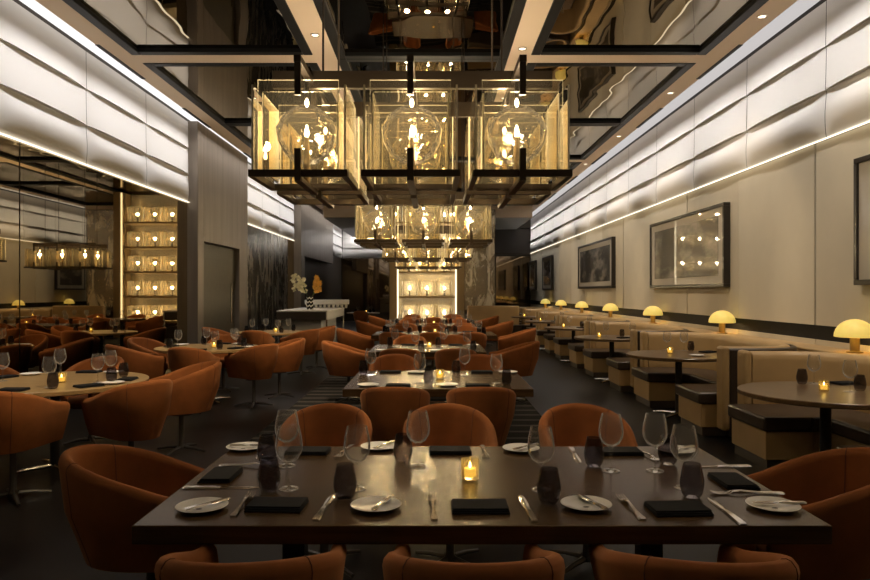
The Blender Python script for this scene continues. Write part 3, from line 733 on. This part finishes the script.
# ------------------------------------------------------------------ round tables by the mirror
def left_table(nth, cx, cy, r, angs, items, chairs):
    T = f'the {nth} mirror-side table'
    round_table('round_table', f'round table with golden top, {nth} along the mirrored wall', cx, cy, r, M['gold_wood'])
    for k, (lab, deg) in enumerate(angs):
        a = math.radians(deg)         # heading of the sitter
        setting(lab, T, cx + math.sin(a) * (r - 0.15), cy - math.cos(a) * (r - 0.15), deg, items.replace('p', '') if 'aisle near' in lab else items)
    for lab, x, y, deg in chairs: chair(f'{lab} of {T}', x, y, deg)
    put(V_, f'lit votive candle in the middle of {T}', (cx + .12, cy - .12))
left_table('first', -3.24, 6.0, 0.75, [('the near place', 0), ('the aisle near place', 52), ('the aisle place', 95), ('the far place', 180), ('the wall place', 250)], 'wtnp',
           [('at the near side', -3.06, 5.10, -6), ('at the aisle near side', -2.38, 5.52, 54), ('at the aisle side', -2.38, 6.62, 122), ('at the far side', -3.42, 7.0, 172), ('at the wall side', -4.12, 6.55, -112)])
left_table('second', -3.1, 9.65, 0.70, [('the near place', 5), ('the aisle near place', 58), ('the aisle place', 108), ('the far place', 175), ('the wall place', 260)], 'wtnp',
           [('at the near side', -3.02, 8.78, -4), ('at the aisle near side', -2.36, 9.22, 52), ('at the aisle side', -2.20, 10.02, 112), ('at the far side', -3.2, 10.68, 176), ('at the wall near side', -3.86, 9.10, -55), ('at the wall side', -4.08, 10.15, -112)])
left_table('third', -3.08, 13.3, 0.66, [('the near place', 5), ('the aisle place', 95), ('the far place', 180), ('the wall place', 270)], 'wt',
           [('at the near side', -3.12, 12.42, -2), ('at the aisle near side', -2.40, 12.75, 55), ('at the aisle side', -2.28, 13.72, 108), ('at the wall side', -3.98, 13.2, -92)])
left_table('fourth', -2.55, 25.6, 0.6, [('the near place', 5), ('the aisle place', 80), ('the wall place', 290)], 'wt', [('at the near side', -2.55, 24.75, 0)])

# ------------------------------------------------------------------ booths
def u_path(xa, xb, yh, r, n=10):
    """U in plan: from the near aisle end along +X, round to +Y, back to the far aisle end; outward normals"""
    pts = [(xa, -yh, 0, -1), ((xa + xb - r) / 2, -yh, 0, -1)]
    for i in range(n + 1):
        a = -PI / 2 + (PI / 2) * i / n
        pts.append((xb - r + r * math.cos(a), -yh + r + r * math.sin(a), math.cos(a), math.sin(a)))
    for i in range(n + 1):
        a = (PI / 2) * i / n
        pts.append((xb - r + r * math.cos(a), yh - r + r * math.sin(a), math.cos(a), math.sin(a)))
    pts += [((xa + xb - r) / 2, yh, 0, 1), (xa, yh, 0, 1)]
    return pts
def make_booth():
    t = thing('booth', '', 'booth', group='curved beige dining booths along the wall')
    X = 2.97
    bp = u_path(3.022 - X, 3.90 - X, 1.36, 0.62)
    # inner padded face (beige) and outer shell (dark brown)
    inner = [(0.02, 0.42), (0.02, 0.90)] + [(-0.035 + 0.055 * math.cos(math.radians(a)), 0.89 + 0.055 * math.sin(math.radians(a))) for a in (20, 50, 90, 130, 165)] + [(-0.095, 0.86), (-0.085, 0.62), (-0.10, 0.50), (-0.09, 0.42)]
    MB().sweep(bp, inner).build('backrest', M['beige_leather'], t, ang=60)
    outer = [(0.022, 0.04), (0.075, 0.04), (0.075, 0.915), (0.055, 0.93), (0.022, 0.93)]
    MB().sweep(bp, outer).build('outer_shell', M['brown_leather'], t, ang=40)
    for sg in (-1, 1):
        ya, yb = sorted((sg * (1.36 - 0.10), sg * (1.36 + 0.085)))
        MB().box(2.945 - X, 3.02 - X, ya, yb, 0.09, 0.95).build('edge_roll', M['beige_leather'], t, bevel=0.03, seg=3)
    sp = u_path(2.775 - X, 3.79 - X, 1.255, 0.52)
    seat = [(0.0, 0.345), (0.0, 0.455), (-0.02, 0.47), (-0.68, 0.47), (-0.705, 0.455), (-0.71, 0.42), (-0.705, 0.36), (-0.69, 0.345)]
    # bench: straight wings with a wall bench between them
    def bench(inset, z0, z1, rnd, name, mat, bev):
        i = inset
        poly = []
        for px, py, nx, ny in u_path(2.775 - X + i, 3.79 - X - i, 1.255 - i, 0.52 - i * .5): poly.append((px, py))
        xi = 3.30 - X + i; yi = 0.52 + i
        poly += [(2.775 - X + i, yi), (xi - 0.12, yi)]
        for k in range(5):
            a = PI / 2 - PI / 2 * k / 4; poly.append((xi - 0.12 + 0.12 * math.cos(a), yi - 0.12 + 0.12 * math.sin(a)))
        for k in range(5):
            a = -PI / 2 * k / 4; poly.append((xi - 0.12 + 0.12 * math.cos(a), -yi + 0.12 + 0.12 * math.sin(a)))
        poly += [(2.775 - X + i, -yi)]
        return MB().prism(poly, z0, z1).build(name, mat, t, bevel=bev, seg=3)
    bench(0.0, 0.335, 0.455, 1, 'seat', M['brown_leather'], 0.022)
    bench(0.03, 0.09, 0.334, 0, 'seat_base', M['beige_leather'], 0.006)
    bench(0.05, 0.0, 0.089, 0, 'toe_kick', M['kick'], 0.0)
    return t
mk_booth = Maker(make_booth)
def make_lamp():
    t = thing('table_lamp', '', 'lamp', group='mushroom lamps behind the booths')
    MB().lathe([(0.0, 0.0), (0.075, 0.0), (0.075, 0.012), (0.05, 0.016), (0.045, 0.02), (0.045, 0.165), (0.018, 0.17), (0.018, 0.19), (0, 0.19)], 20).build('base', M['gold_post'], t)
    r = 0.185
    pr = [(r - 0.012, 0.155)] + [(r * math.cos(a) , 0.16 + 0.175 * math.sin(a)) for a in [PI / 2 * i / 8 for i in range(9)]]
    pr += [((r - .012) * math.cos(a), 0.156 + 0.163 * math.sin(a)) for a in [PI / 2 * (8 - i) / 8 for i in range(9)]]
    MB().lathe(pr, 32, cap=False).build('shade', M['shade'], t, ang=50)
    MB().lathe([(0, 0.19), (0.02, 0.2), (0.026, 0.225), (0.02, 0.25), (0, 0.26)], 10).build('bulb', M['flame'], t)
    lamp('POINT', 'lamp_light', (0, 0, 0.185), 9, (1.0, 0.75, 0.42), t, 0.04)
    return t
mk_lamp = Maker(make_lamp)
ordn = ['first', 'second', 'third', 'fourth', 'fifth', 'sixth', 'seventh']
for k in range(7):
    yc = 5.35 + 3.2 * k; n = ordn[k]; T = f'the {n} booth table'
    mk_booth(f'curved beige booth with dark leather seat, {n} from the camera', (2.97, yc, G))
    round_table('booth_table', f'round brown table in the {n} booth from the camera', 3.0, yc, 0.62, M['booth_wood'])
    mk_lamp(f'glowing yellow dome lamp on the ledge between the {n} and {ordn[k + 1]} booths' if k < 6 else 'glowing yellow dome lamp on the ledge past the seventh booth', (4.20, yc + 1.62, 0.9055))
    if k == 0:
        B = lambda px, py: at(px, py)
        put(T_, f'smoked black tumbler beside the candle on {T}', B(802, 384)); put(W_, f'wine glass on the aisle side of {T}', B(814, 384)); put(V_, f'lit votive candle on {T}', B(824, 391))
        put(W_, f'wine glass on the wall side of {T}', B(850, 392)); put(T_, f'smoked black tumbler near the wall side of {T}', B(860, 391)); put(N_, f'folded black napkin on {T}', B(845, 384), 0.3)
        put(P_, f'white side plate on {T}', (3.28, 5.05))
    elif k == 1:
        B = lambda px, py: at(px, py)
        put(W_, f'wine glass beside the candle on {T}', B(667, 350)); put(W_, f'wine glass behind the candle on {T}', B(684, 350.5)); put(V_, f'lit votive candle on {T}', B(670, 353.5))
        put(T_, f'smoked black tumbler on {T}', B(691, 351)); put(N_, f'folded black napkin on {T}', B(708, 352.5), 0.5); put(P_, f'white side plate on {T}', B(697, 356))
    else:
        put(V_, f'lit votive candle on {T}', (2.78, yc - 0.05)); put(W_, f'wine glass beside the candle on {T}', (2.95, yc + 0.18))
        if k < 5:
            put(W_, f'wine glass on the wall side of {T}', (3.32, yc - 0.1)); put(T_, f'smoked black tumbler on {T}', (3.2, yc + 0.1)); put(N_, f'folded black napkin on {T}', (3.12, yc - 0.3), 0.4)

# ------------------------------------------------------------------ pictures on the right wall
def picture(label, y0, y1, z0, z1, seed, cat='picture'):
    t = thing('framed_picture', label, cat, (XR - 0.022, (y0 + y1) / 2, (z0 + z1) / 2)); hy, hz = (y1 - y0) / 2, (z1 - z0) / 2
    f = MB(); w = 0.055
    f.box(-0.10, 0, -hy, hy, hz - w, hz).box(-0.10, 0, -hy, hy, -hz, -hz + w).box(-0.10, 0, -hy, -hy + w, -hz + w, hz - w).box(-0.10, 0, hy - w, hy, -hz + w, hz - w)
    f.build('frame', M['frame_wood'], t, smooth=False, bevel=0.006)
    MB().box(-0.075, -0.01, -hy + w, hy - w, -hz + w, hz - w).build('mat', M['mat'], t, smooth=False)
    MB().box(-0.079, -0.076, -hy + w + 0.2, hy - w - 0.2, -hz + w + 0.12, hz - w - 0.12).build('photograph', art('night_photograph', seed), t, smooth=False)
picture('wide dark framed picture at the photo edge above the first booth', 3.6, 7.16, 1.58, 2.87, 1)
picture('largest framed picture in view, glossy with light reflections', 10.35, 13.9, 1.58, 2.84, 2)
picture('wide framed picture of a dark skyline, second past the big glossy one', 16.85, 20.8, 1.60, 2.84, 3)
picture('narrow framed picture, nearer of the two small ones at the far end', 25.5, 27.6, 1.58, 2.84, 4)
picture('narrow framed picture farthest along the beige wall', 29.6, 31.3, 1.58, 2.84, 5)

# ------------------------------------------------------------------ host counter with flowers
ct = thing('serving_counter', 'white topped serving counter on thin metal legs by the mirrored wall', 'counter', (-3.28, 19.2, G))
MB().box(-0.64, 0.64, -1.7, 1.7, 1.0, 1.035).build('worktop', M['white_lacquer'], ct, smooth=False, bevel=0.005)
MB().box(-0.63, 0.60, -1.69, -1.66, 0.80, 0.999).build('apron', M['counter_dark'], ct, smooth=False)
MB().box(0.605, 0.63, -1.69, 1.69, 0.80, 0.999).build('side_apron', M['white_lacquer'], ct, smooth=False)
for yy in (-1.66, 1.66):
    for xx in (-0.61, 0.615): MB().box(xx - 0.018, xx + 0.018, yy - 0.018, yy + 0.018, 0, 0.80).build('leg', M['chrome'], ct, smooth=False)
MB().box(-0.60, 0.42, -1.25, 1.5, 0.0, 0.998).build('cabinet', M['white_lacquer'], ct, smooth=False, bevel=0.005)
zc = 1.035 + G + 0.0008
vs_ = thing('flower_vase', 'tall vase with black and white zigzags on the serving counter', 'vase', (-3.20, 18.2, zc))
MB().lathe([(0, 0), (0.085, 0), (0.085, 0.36), (0.078, 0.36), (0.078, 0.02), (0, 0.02)], 24).build('body', M['zigzag'], vs_)
def flower(name, label, cx, mat, h, n, sx):
    t = thing(name, label, 'flowers', (-3.20 + cx * 0.035, 18.2, zc + 0.03))
    for k in range(4): MB().tube([(cx * .02 + (k - 1.5) * .008, (k - 1.5) * 0.012, 0), (cx * 0.03, (k - 1.5) * .01, .34), (cx * (0.16 + (k - 1.5) * .03), (k - 1.5) * .06, h)], 0.005, 6).build('stem', M['stem'], t)
    for k in range(n):
        p = Vector((cx * ((0.105 if cx < 0 else 0.075) + min(abs(random.gauss(0, sx)) * 1.5, .3 if cx < 0 else .14)), random.gauss(0, 0.09), max(0.46, h + random.gauss(0.06, 0.12))))
        m = MB()
        for q in range(5):
            a = q * 2 * PI / 5 + random.random(); u = Vector((math.cos(a), random.uniform(-.5, .5), math.sin(a))).normalized(); w = u.cross(Vector((0, 1, 0.3))).normalized()
            tip = u * 0.075 + Vector((0, -0.02, 0))
            m.add([p, p + u * 0.04 + w * 0.032, p + tip, p + u * 0.04 - w * 0.032, p + u * .04 + Vector((0, -.012, .004))], [(0, 1, 4), (1, 2, 4), (2, 3, 4), (3, 0, 4)])
        m.build('blossom', mat, t)
flower('flower_spray', 'spray of cream white blossoms in the zigzag vase', -1, M['cream_petal'], 0.62, 26, 0.11)
flower('flower_spray', 'spray of orange yellow blossoms in the zigzag vase', 1, M['orange_petal'], 0.58, 26, 0.05)
tr = thing('cup_tray', 'long white tray over a row of small cups on the serving counter', 'tray', (-3.05, 20.3, zc))
MB().box(-0.64, 0.60, -0.2, 0.2, 0.10, 0.24).build('tray_body', M['white_lacquer'], tr, bevel=0.02)
for k in range(10):
    MB().lathe([(0, 0), (0.03, 0), (0.045, 0.08), (0.04, 0.098), (0, 0.098)], 12, (-0.57 + k * 0.124, -0.12, 0)).build('cup', M['plate'], tr)

# ------------------------------------------------------------------ downlights
SPOTS = []
def downlight(label, x, y, energy, aim, spot=50, col=(1.0, 0.80, 0.56), z=ZC):
    t = thing('downlight', label, 'downlight', (x, y, z - 0.013), 0, 'small ceiling downlights')
    MB().lathe([(0.045, 0.012), (0.06, 0.012), (0.06, 0.0), (0.045, 0.004)], 20, cap=False).build('ring', M['ring'], t)
    MB().lathe([(0, 0.006), (0.044, 0.006), (0.044, 0.011), (0, 0.011)], 18).build('lens', M['lens'], t)
    lamp('SPOT', 'downlight_beam', (0, 0, -0.02), energy, col, t, 0.04, aim, spot, 0.7)
for lab, x, y, e, aim, sp in [
    ('by the mirror wall over the serving counter', -4.3, 18.0, 200, (-3.2, 18.6, 0.9), 44),
    ('in the mirror-side beam before the first round table', -1.5, 4.4, 520, (-2.7, 5.7, 0.6), 46),
    ('in the mirror-side beam before the second round table', -1.5, 7.6, 520, (-2.6, 9.4, 0.6), 44),
    ('in the mirror-side beam before the third round table', -1.5, 11.2, 480, (-2.6, 13.0, 0.6), 44),
    ('in the mirror-side beam over the second centre table', -1.5, 6.2, 260, (-0.2, 6.2, 0.7), 44),
    ('in the mirror-side beam over the third centre table', -1.5, 8.9, 400, (-0.6, 9.5, 0.7), 50),
    ('in the booth-side beam over the fourth centre table', 1.2, 11.8, 420, (0.6, 12.9, 0.7), 56),
    ('in the booth-side beam over the fifth centre table', 1.2, 15.0, 420, (0.4, 16.3, 0.7), 56),
    ('in the mirror-side beam over the sixth centre table', -1.5, 18.6, 320, (-0.2, 19.6, 0.7), 60),
    *[(f'added in the booth-side beam to brighten the wall, {q} of its line', 1.2, yy - .6, 190, (4.42, yy, 2.05), 60) for q, yy in (('first', 3.0), ('second', 6.6), ('third', 10.0), ('fourth', 13.2), ('fifth', 16.4), ('sixth', 19.6), ('seventh', 23.0))],  # row of spots added to brighten the beige wall
    ('in the booth-side beam over the front table', 1.2, 3.2, 70, (0.5, 3.0, 0.7), 56),
    ('in the booth-side beam over the first booth', 3.9, 5.1, 150, (3.2, 5.6, 0.7), 50),
    ('in the booth-side soffit over the second booth', 3.9, 8.3, 170, (3.2, 8.7, 0.7), 50),
    ('in the booth-side soffit over the third booth', 3.9, 11.5, 170, (3.2, 11.9, 0.7), 50),
    ('in the booth-side soffit over the fourth booth', 3.9, 14.7, 170, (3.2, 15.1, 0.7), 50),
    ('in the booth-side soffit over the fifth booth', 3.9, 17.9, 170, (3.2, 18.3, 0.7), 50),
    ('in the booth-side soffit over the sixth booth', 3.9, 21.1, 170, (3.2, 21.5, 0.7), 50)]:
    downlight('small downlight ' + lab, x, y, e, aim, sp)

# ------------------------------------------------------------------ camera, world, view
w = bpy.data.worlds.new('dim_room'); sc.world = w; w.use_nodes = True
w.node_tree.nodes['Background'].inputs['Color'].default_value = (1.0, 0.8, 0.58, 1); w.node_tree.nodes['Background'].inputs['Strength'].default_value = 0.02
cd = bpy.data.cameras.new('camera'); cd.sensor_width = 36; cd.lens = F * 36 / 870
cd.shift_x = (435 - CX) / 870; cd.shift_y = (CY - 290) / 870
cd.clip_end = 200
cam = bpy.data.objects.new('camera', cd); COL.objects.link(cam); cam.location = (0, 0, H); cam.rotation_euler = (PI / 2, 0, 0); sc.camera = cam
vs = sc.view_settings
sc.display_settings.display_device = 'sRGB'
vs.view_transform = 'Standard'; vs.look = 'None'; vs.exposure = 0.22; vs.gamma = 1.0; vs.use_curve_mapping = False
cy = sc.cycles
cy.max_bounces = 10; cy.diffuse_bounces = 3; cy.glossy_bounces = 6; cy.transmission_bounces = 6; cy.transparent_max_bounces = 64
cy.caustics_reflective = False; cy.caustics_refractive = False; cy.sample_clamp_indirect = 5.0; cy.sample_clamp_direct = 0.0
cy.use_denoising = True
bpy.context.view_layer.update()
